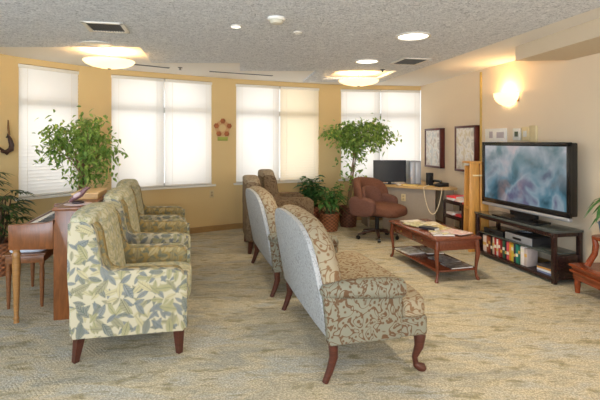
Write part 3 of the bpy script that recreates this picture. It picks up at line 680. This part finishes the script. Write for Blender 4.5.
t = thing('magazine_rack', 'dark wooden rack with red and white magazines on two shelves', 'magazine rack', (MR[0], MR[1], 0), MR[2])
rw, rd = .30, .50
for x in (0, rw-.03):
    for y in (0, rd-.03): b = MB(); b.bx(x, x+.03, y, y+.03, 0, .58, .003); b.build('leg', M_esp, t)
for i, z in enumerate((.55, .34, .12)):
    b = MB(); b.bx(.001, rw-.001, .001, rd-.001, z, z+.022, .002); b.bx(.004, .016, .028, rd-.028, z+.002, z+.05, .001); b.build('shelf', M_esp, t)
zz = {}
for i, (lx, ly, sh, rz, c, nm) in enumerate(((.16, .36, 0, .1, (206, 66, 62), 'red'), (.15, .35, 0, -.1, (236, 226, 220), 'white'), (.15, .13, 0, .15, (212, 88, 76), 'coral'), (.15, .14, 0, -.2, (232, 210, 204), 'blush'), (.16, .37, 0, .2, (220, 60, 70), 'bright red'),
      (.16, .36, 1, .1, (178, 38, 44), 'crimson'), (.15, .36, 1, -.12, (224, 210, 206), 'pale pink'), (.15, .14, 1, .12, (160, 30, 38), 'dark red'), (.16, .14, 1, -.1, (200, 60, 60), 'poppy red'), (.16, .25, 2, .1, (150, 60, 50), 'brick red'))):
    x, y, _ = W(MR, lx, ly); key = (sh, ly > .25); z = zz.get(key, (.5725, .3625, .1425)[sh]); zz[key] = z+.028
    t = thing('magazine', '%s stack of magazine pages lying on the %s shelf of the dark rack' % (nm, ('top', 'middle', 'lowest')[sh]), 'magazine', (x, y, z), MR[2]+rz, 'magazines in the rack')
    t['label'] = '%s magazine lying on the %s shelf of the dark rack' % (nm, ('top', 'middle', 'lowest')[sh])
    b = MB(); b.bx(-.12, .11, -.095, .095, 0, .024, .001); b.build('pages', M_paper, t); b = MB(); b.bx(-.121, .111, -.096, .096, .024, .0275, .0005); b.bx(-.1225, -.12, -.096, .096, 0, .0275); b.build('cover', plain('cover_'+nm, c, .4), t)

# ------------------------------------------------------------------ desk and office things
t = thing('corner_desk', 'oak-topped corner desk with a taupe front panel', 'desk', (0, 0, 0))
top = [(1.12, 7.50), (1.45, 7.22), (1.80, 6.98), (2.05, 6.82), (2.28, 6.78), (2.40, 6.86), (2.33, 7.95), (2.20, 8.15), (1.05, 8.03)]
b = MB(); b.prism(top, .705, .735, 'z', .006); b.build('desktop', M_desk, t)
b = MB(); b.prism([(1.35, 7.36), (2.07, 6.90), (2.09, 6.93), (1.37, 7.39)], 0, .705, 'z'); b.build('front_panel', M_panel, t)
b = MB(); b.prism([(2.20, 6.86), (2.36, 6.90), (2.36, 6.94), (2.20, 6.90)], 0, .705, 'z'); b.build('end_panel', M_panel, t)
b = MB(); b.prism([(1.14, 7.55), (1.17, 7.55), (1.12, 7.98), (1.09, 7.98)], 0, .705, 'z'); b.build('end_panel', M_panel, t)
t = thing('computer_monitor', 'black flat computer monitor on the corner desk', 'monitor', (1.50, 7.52, .735), R(4))
b = MB(); b.bx(-.275, .275, -.01, .03, .03, .395, .006); b.build('casing', M_blackm, t)
b = MB(); b.bx(-.262, .262, -.013, -.0095, .045, .382); b.build('screen', plain('dark_screen', (52, 56, 62), .15), t)
b = MB(); b.bx(-.025, .025, .0, .03, .0, .05); b.lathe([(.10, 0), (.10, .008), (.03, .014), (.002, .014)]); b.build('foot', M_black, t)
t = thing('computer_tower', 'silver-grey computer tower upright on the desk beside the monitor', 'computer', (1.90, 7.42, .735), R(4))
b = MB(); b.bx(-.09, .09, -.02, .30, 0, .385, .006); b.build('casing', plain('tower_grey', (150, 152, 156), .4, .2), t)
b = MB(); b.bx(-.075, -.02, -.026, -.018, .02, .365, .002); b.bx(.0, .075, -.026, -.018, .02, .365, .002); b.build('front_panel', plain('tower_light', (186, 188, 192), .35, .2), t)
t = thing('desk_speaker', 'small black speaker on the desk right of the computer tower', 'speaker', (2.10, 7.28, .735), R(10))
b = MB(); b.bx(-.045, .045, -.04, .05, 0, .20, .006); b.build('cabinet', M_blackm, t)
b = MB(); b.lathe([(.032, 0), (.026, .004), (.002, .0)]); o = b.build('driver', M_black, t); o.rotation_euler = (PI/2, 0, 0); o.location = (0, -.041, .12)
t = thing('desk_telephone', 'dark desk telephone near the right end of the desk', 'telephone', (2.21, 7.08, .735), R(20))
b = MB(); b.prism([(-.09, 0), (.09, 0), (.09, .06), (-.09, .025)], -.09, .09, 'y', .006); b.build('base', M_blackm, t)
b = MB(); b.tube([(-.07, -.10, .07), (-.05, -.085, .085), (-.05, .085, .085), (-.07, .10, .07)], [.022, .018, .018, .022], 8); b.build('handset', M_black, t)
b = MB()
for i in range(3):
    for j in range(4): b.bx(.02+i*.02, .032+i*.02, -.05+j*.02, -.038+j*.02, .05, .062)
b.build('keypad', M_metal, t)
for i, (x, y, rz, c, nm, h) in enumerate(((1.76, 7.20, -.5, (226, 196, 120), 'yellow', .02), (1.97, 7.05, -.5, (216, 176, 104), 'manila', .014))):
    t = thing('paper_pad', '%s paper pad on the front of the desk' % nm, 'paper', (x, y, .7355), rz)
    b = MB(); b.bx(-.12, .12, -.07, .07, 0, h, .002); b.build('sheets', plain('pad_'+nm, c, .6), t); b = MB(); b.bx(-.121, -.10, -.071, .071, 0, h+.001); b.build('binding', plain('pad_bind', (190, 150, 90), .6), t)
t = thing('computer_mouse', 'white computer mouse on the desk in front of the tower', 'mouse', (1.60, 7.27, .735), .3)
b = MB(); b.pillow((0, 0, .014), (.055, .1, .03), 2.6, 6); b.build('shell', M_trim, t); b = MB(); b.cyl((0, -.035, .027), (0, -.02, .029), .004, 8); b.build('wheel', M_black, t)
# bead string hanging over the desk edge
b = MB(); pts = []
A, B_ = Vector((1.90, 6.905, .742)), Vector((2.14, 6.78, .742))
for k in range(41):
    u = k/40; p_ = A.lerp(B_, u); zz = .742-.40*(1-(2*u-1)**2)**.75; pts.append((p_.x-.01, p_.y-.025, zz))
b.tube(pts, .0065, 6)
for p_ in pts[::1]: b.pillow(p_, (.018, .018, .018), 2, 2)
b.tube([(1.90, 6.89, .742), (1.93, 6.95, .745), (2.0, 6.98, .765)], .0065, 6)
tag(b.build('bead_string', plain('pearl_beads', (226, 206, 170), .4)), 'pale bead string hanging in a loop from the desk edge', 'bead string')
c_ = Vector((1.35, 7.36)).lerp(Vector((2.07, 6.90)), .42)
outlet(c_.x-.006, c_.y-.01, .55, math.atan2(-.46, .72), 'pale outlet plate on the taupe desk panel')

# swivel chair (faces local +x)
t = thing('swivel_chair', 'rust-brown upholstered swivel office chair by the desk', 'office chair', (1.15, 6.72, 0), R(-42))
def shell(v): return (v.x-.10*(v.z/.45)+.22*(v.y/.32)**2*.7, v.y*(1-.12*max(0, v.z/.26)), v.z)
b = MB(); b.pillow((-.26, 0, .66), (.17, .74, .47), 3.2, 12, fn=shell); b.build('backrest', M_chair, t)
b = MB(); b.pillow((-.20, 0, .60), (.17, .46, .34), 3.5, 10, fn=lambda v: (v.x-.08*(v.z/.4)+.08*(v.y/.2)**2, v.y, v.z)); b.build('lumbar_cushion', M_chair2, t)
b = MB(); b.pillow((.08, 0, .425), (.70, .54, .18), 3.6, 12, fn=lambda v: (v.x, v.y, v.z+.02*math.cos(v.x*5))); b.build('seat', M_chair, t)
for s_ in (-1, 1): b = MB(); b.pillow((-.05, s_*.31, .495), (.42, .13, .29), 4.5, 10, fn=lambda v: (v.x, v.y, v.z*(1-.25*(v.x/.25)*(1 if v.x > 0 else 0)))); b.build('arm', M_chair2, t)
b = MB(); b.cyl((0, 0, .09), (0, 0, .35), .03); b.bx(-.12, .12, -.1, .1, .325, .35, .004); b.build('stem', M_blackm, t)
for k in range(5):
    a = 2*PI*k/5+.35; cs, sn = math.cos(a), math.sin(a)
    b = MB(); b.tube([(0, 0, .12), (.15*cs, .15*sn, .105), (.30*cs, .30*sn, .075)], [.03, .024, .018], 8, (.8, 1.1)); o = b.build('base_arm', wood('base_brown', (70, 40, 28), .7), t)
    b = MB(); b.cyl((.30*cs-.022*sn, .30*sn+.022*cs, .028), (.30*cs+.022*sn, .30*sn-.022*cs, .028), .028, 14); b.cyl((.30*cs, .30*sn, .03), (.30*cs, .30*sn, .08), .008, 6); b.build('caster', M_black, o)

# ------------------------------------------------------------------ piano, bench, things on the piano
PN = (-1.99, 3.63, R(14))     # local x: toward the armchairs, y: away
t = thing('upright_piano', 'brown upright piano seen from its end behind the armchairs', 'piano', (PN[0], PN[1], 0), PN[2])
PL, PD = 1.28, .27
for y in (0, PL-.04):
    b = MB(); b.prism([(0, 0), (PD, 0), (PD, .885), (.01, .885), (.01, .80), (0, .76)], y, y+.04, 'y', .004); b.build('side_panel', M_piano, t)
    b = MB(); b.prism([(-.325, .585), (0, .575), (0, .81), (-.05, .795), (-.325, .785)], y, y+.045, 'y', .008); b.build('key_cheek', M_piano, t)
    b = MB(); b.lathe([(.026, .59), (.030, .58), (.022, .57), (.034, .55), (.028, .52), (.031, .46), (.026, .30), (.018, .08), (.016, .05), (.024, .035), (.018, .02), (.022, 0)], (-.275, y+.03, 0), 14); b.build('leg', M_pleg, t, 60)
b = MB(); b.bx(.02, PD, .04, PL-.04, .05, .88, .002); b.build('case', M_piano, t)
b = MB(); b.bx(-.01, PD+.01, -.01, PL+.01, .885, .91, .005); b.build('lid', M_piano, t)
b = MB(); b.bx(-.31, .02, .045, PL-.045, .62, .70, .002); b.bx(-.32, -.30, .045, PL-.045, .62, .735, .002); b.build('key_bed', M_piano, t)
b = MB(); b.bx(-.295, -.11, .06, PL-.06, .705, .728)
for k in range(1, 48): pass
b.build('white_keys', plain('ivory', (226, 222, 216), .25), t)
b = MB(); yk = .085; i = 0
while yk < PL-.08:
    if i % 7 not in (2, 6): b.bx(-.23, -.11, yk, yk+.011, .728, .739)
    yk += .0236; i += 1
b.build('black_keys', M_black, t)
b = MB(); b.box((-.04, PL/2, .78), (.10, PL-.1, .014), (0, R(-40), 0)); b.build('fallboard', M_piano, t)
BN = (-2.53, 3.86, R(14))
t = thing('piano_bench', 'brown wooden piano bench with a pale cushion under the keyboard', 'bench', (BN[0], BN[1], 0), BN[2])
b = MB(); b.bx(-.02, .32, -.02, .68, .455, .475, .006); b.build('seat_board', M_bench, t)
b = MB(); b.bx(.0, .30, .0, .66, .39, .455, .003); b.build('apron', M_bench, t)
b = MB(); b.pillow((.15, .33, .495), (.30, .62, .05), 6, 8); b.build('cushion', plain('pale_blue_cloth', (196, 200, 210), .6), t)
for x in (.02, .28):
    for y in (.02, .64): b = MB(); b.lathe([(.020, .40), (.024, .38), (.017, .36), (.022, .30), (.016, .08), (.012, 0)], (x, y, 0), 10); b.build('leg', M_bench, t, 60)
x, y, _ = W(PN, .13, .75); t = thing('wooden_box', 'flat tan wooden box on the piano top', 'box', (x, y, .9105), PN[2])
b = MB(); b.bx(-.11, .11, -.24, .24, 0, .045, .003); b.build('body', plain('tan_wood_box', (206, 164, 110), .5), t); b = MB(); b.bx(-.118, .118, -.25, .25, .045, .058, .003); b.build('lid', plain('tan_wood_lid', (222, 184, 132), .45), t)
x, y, _ = W(PN, .14, .2); b = MB(); b.lathe([(.11, 0), (.112, .003), (.02, .004)], n=24); tag(b.build('doily', plain('pink_lace', (226, 206, 206), .8), loc=(x, y, .9105)), 'round pale pink doily on the near end of the piano', 'doily')
t = thing('carved_ornament', 'dark red carved bird ornament standing on the pink doily', 'ornament', (x, y, .9148), PN[2])
b = MB(); b.pillow((0, 0, .012), (.10, .07, .024), 3, 5); b.build('base', plain('ornament_dark', (54, 34, 34), .4), t)
b = MB(); b.tube([(-.07, 0, .012), (-.05, 0, .035), (-.02, 0, .055), (.02, .01, .08), (.05, .02, .115), (.07, .02, .13), (.09, .02, .125)], [.008, .018, .026, .026, .018, .016, .005], 10); b.build('body', plain('ornament_mauve', (120, 84, 86), .3), t)
b = MB(); b.pillow((-.005, .02, .075), (.07, .02, .035), 2, 5, rot=(0, -.6, 0)); b.pillow((-.005, -.02, .075), (.07, .02, .035), 2, 5, rot=(0, -.6, 0)); b.build('wings', plain('ornament_pale', (196, 170, 170), .4), t)

# ------------------------------------------------------------------ plants
def pot(t, r, h, m, z=0):
    b = MB(); b.lathe([(r*.8, 0), (r*.88, h*.3), (r*.97, h*.8), (r, h*.92), (r*1.07, h*.93), (r*1.07, h), (r*.95, h), (r*.93, h*.85)], n=28, cap=True, c=(0, 0, z)); b.build('pot', m, t)
    b = MB(); b.lathe([(r*.94, h*.84), (r*.5, h*.88), (.002, h*.88)], n=20, c=(0, 0, z)); b.build('soil', M_soil, t)
def ficus(name, label, loc, r_pot, h_pot, mpot, cz, rx, ry, rz, n, seed, lean=(0, 0), lower=0, trunks=3, Lf=.075, clumps=26):
    rr = random.Random(seed); t = thing(name, label, 'tree', loc); pot(t, r_pot, h_pot, mpot)
    cx, cy = lean; b = MB(); tips = []
    top0 = Vector((cx*.8, cy*.8, cz-rz*.75))
    for k in range(trunks):
        a = 2*PI*k/trunks; tw = .022
        pts = [(tw*math.cos(a+u*5)+top0.x*u, tw*math.sin(a+u*5)+top0.y*u, h_pot*.85+(top0.z-h_pot*.85)*u) for u in [i/8 for i in range(9)]]
        b.tube(pts, [.016-.006*i/8 for i in range(9)], 6)
    centers = []
    for k in range(clumps):
        while True:
            u = Vector((rr.uniform(-1, 1), rr.uniform(-1, 1), rr.uniform(-1, 1)))
            if .25 < u.length < 1: break
        p_ = Vector((cx+u.x*rx*.85, cy+u.y*ry*.85, cz+u.z*rz*.85)); centers.append(p_)
        mid = top0.lerp(p_, .5)+Vector((0, 0, .05)); b.tube([top0, mid, p_], [.008, .005, .002], 5)
    b.build('trunk', M_bark, t, 60)
    f = MB()
    for k in range(n):
        c = rr.choice(centers); g = Vector((rr.gauss(0, .07*rx/.45), rr.gauss(0, .07), rr.gauss(-.02, .07)))
        p_ = c+g; d = Vector((rr.uniform(-1, 1), rr.uniform(-1, 1), rr.uniform(-.9, .25)))
        f.leaf(p_, d, Lf*rr.uniform(.7, 1.25), Lf*.5, .3, rr.uniform(-1, 1))
    for k in range(lower):
        p_ = Vector((rr.uniform(-.22, .30), rr.uniform(-.1, .1), rr.uniform(h_pot+.25, cz-rz)))
        f.leaf(p_, (rr.uniform(-1, 1), rr.uniform(-1, 1), rr.uniform(-.6, .4)), Lf*1.1, Lf*.55, .3, rr.uniform(-1, 1))
    f.build('foliage', M_ficus, t, 0, fix=False); return t
ficus('ficus_tree', 'bushy weeping ficus tree behind the piano at the left window', (-2.62, 5.35, 0), .2, .34, M_wick2, 1.375, .52, .38, .42, 1550, 3, (.03, 0), clumps=34, Lf=.066)
ficus('ficus_tree', 'round-crowned ficus tree with a bare trunk in a dark wicker pot near the monitor', (.82, 7.66, 0), .165, .34, M_wick2, 1.54, .57, .34, .33, 1900, 5, (.14, -.06), lower=110, clumps=34, Lf=.075)
def bush(name, label, loc, r, h, mp, mleaf, n, hh, spread, L, Wd, seed, droop=.5, stems=12, up=.9, inside=None):
    rr = random.Random(seed); t = thing(name, label, 'potted plant', loc); pot(t, r, h, mp); s_ = MB(); f = MB(inside)
    for k in range(stems):
        a = rr.uniform(0, 2*PI); q = rr.uniform(.2, 1)*spread; z1 = h+hh*rr.uniform(.45, 1)
        base = Vector((r*.5*math.cos(a)*rr.random(), r*.5*math.sin(a)*rr.random(), h*.85)); tip = Vector((q*math.cos(a), q*math.sin(a), z1)); mid = base.lerp(tip, .5)+Vector((0, 0, .04))
        s_.tube([base, mid, tip], [.007, .006, .004], 5)
        m_ = n//stems
        for j in range(m_):
            u = .35+.65*j/m_; p_ = (base.lerp(mid, u*2) if u < .5 else mid.lerp(tip, u*2-1)); aa = rr.uniform(0, 2*PI)
            f.leaf(p_, (math.cos(aa), math.sin(aa), rr.uniform(-.1, up)), L*rr.uniform(.7, 1.2), Wd, droop, rr.uniform(-.4, .4))
    s_.build('stems', plain('green_stem', (96, 110, 60), .6), t); f.build('foliage', mleaf, t, 0, fix=False); return t
bush('potted_plant', 'dark glossy leafy plant in a rust wicker pot beside the taupe armchair', (.24, 7.62, 0), .15, .36, M_wick3, M_dark, 150, .52, .24, .19, .075, 11)
bush('potted_plant', 'long-leaved green plant in the round wicker pot in front', (.47, 7.30, 0), .172, .29, M_wick, M_mid, 120, .42, .24, .26, .05, 12, .6)
# tall palm at far left
rr = random.Random(4); t = thing('potted_palm', 'tall dark palm in a wicker pot at the far left wall', 'potted plant', (-3.30, 4.90, 0)); pot(t, .19, .36, M_wick)
s_ = MB(); f = MB(lambda q: q.x > -.34+.46*q.y and q.x > -.34)
for k in range(9):
    a = 2*PI*k/9+rr.uniform(-.3, .3); q = rr.uniform(.05, .24); z1 = rr.uniform(.65, 1.12); tip = Vector((q*math.cos(a), q*math.sin(a), z1))
    s_.tube([(tip.x*.35, tip.y*.35, .3), (tip.x*.6, tip.y*.6, z1*.6), tip], [.012, .010, .007], 6)
    for m_ in range(5):
        zz = tip+Vector((0, 0, -.09*m_)); b2 = rr.uniform(0, 2*PI)
        pet = zz+Vector((math.cos(b2)*.09, math.sin(b2)*.09, .06)); s_.tube([zz, pet], [.004, .003], 4)
        for j in range(7): aa = b2+(j-3)*.38; f.leaf(pet, (math.cos(aa), math.sin(aa), .25), rr.uniform(.16, .24), .035, .5, 0)
s_.build('canes', wood('palm_cane', (86, 62, 44), .6, .7), t); f.build('fronds', M_palm, t, 0, fix=False)

# ------------------------------------------------------------------ low red table with plant at right
RT = (2.60, 4.36, R(3))
t = thing('low_table', 'low red-brown wooden table with layered edges at the right edge', 'table', (RT[0], RT[1], 0), RT[2])
w_, l_ = .36, 1.0
b = MB(); b.bx(-.0, w_, -l_, 0, .245, .27, .006); b.build('tabletop', M_cherry2, t)
b = MB(); b.bx(.02, w_-.02, -l_+.02, -.02, .215, .245, .003); b.bx(.005, w_-.005, -l_+.005, -.005, .19, .215, .006); b.bx(.025, w_-.02, -l_+.03, -.03, .13, .19, .003); b.build('apron', M_cherry2, t)
for x in (.05, w_-.05):
    for y in (-.06, -l_+.06): b = MB(); b.tube([(x, y, .14), (x, y, .08), (x, y, 0)], [.026, .028, .022], 8); b.build('leg', M_cherry2, t, 60)
x, y, _ = W(RT, .20, -.30)
t = thing('plant_stand', 'curved-leg red wooden plant stand on the low table', 'plant stand', (x, y, .271), R(10))
for k in range(4):
    a = PI/4+k*PI/2; cs, sn = math.cos(a), math.sin(a)
    b = MB(); b.tube([(.18*cs, .18*sn, .026), (.165*cs, .165*sn, .06), (.125*cs, .125*sn, .14), (.115*cs, .115*sn, .22), (.13*cs, .13*sn, .29)], [.028, .026, .026, .028, .02], 8); b.build('leg', M_cherry2, t, 60)
b = MB(); b.lathe([(.14, .28), (.15, .29), (.15, .305), (.13, .31), (.002, .31)], n=24); b.build('top', M_cherry2, t)
t = bush('potted_plant', 'broad-leaved plant in a slate blue pot on the curved-leg stand', (x, y, .581), .10, .13, plain('slate_pot', (92, 106, 128), .3), M_mid, 40, .42, .10, .22, .055, 21, .9, stems=8, up=.5, inside=lambda q: q.x < .17)

# ------------------------------------------------------------------ world, camera, view
w = bpy.data.worlds.new('World'); bpy.context.scene.world = w; w.use_nodes = True
w.node_tree.nodes['Background'].inputs[0].default_value = (1, .98, .95, 1); w.node_tree.nodes['Background'].inputs[1].default_value = .8
cam = bpy.data.cameras.new('Camera'); co = bpy.data.objects.new('Camera', cam); C.objects.link(co)
cam.sensor_width = 36; cam.lens = 27; cam.shift_y = -(200-141)/600; cam.clip_start = .05
co.location = (0, 0, 1.45); co.rotation_euler = (PI/2, 0, 0)
S = bpy.context.scene; S.camera = co
S.view_settings.view_transform = 'Standard'; S.view_settings.look = 'None'; S.view_settings.gamma = 1; S.view_settings.use_curve_mapping = False
S.view_settings.exposure = .5
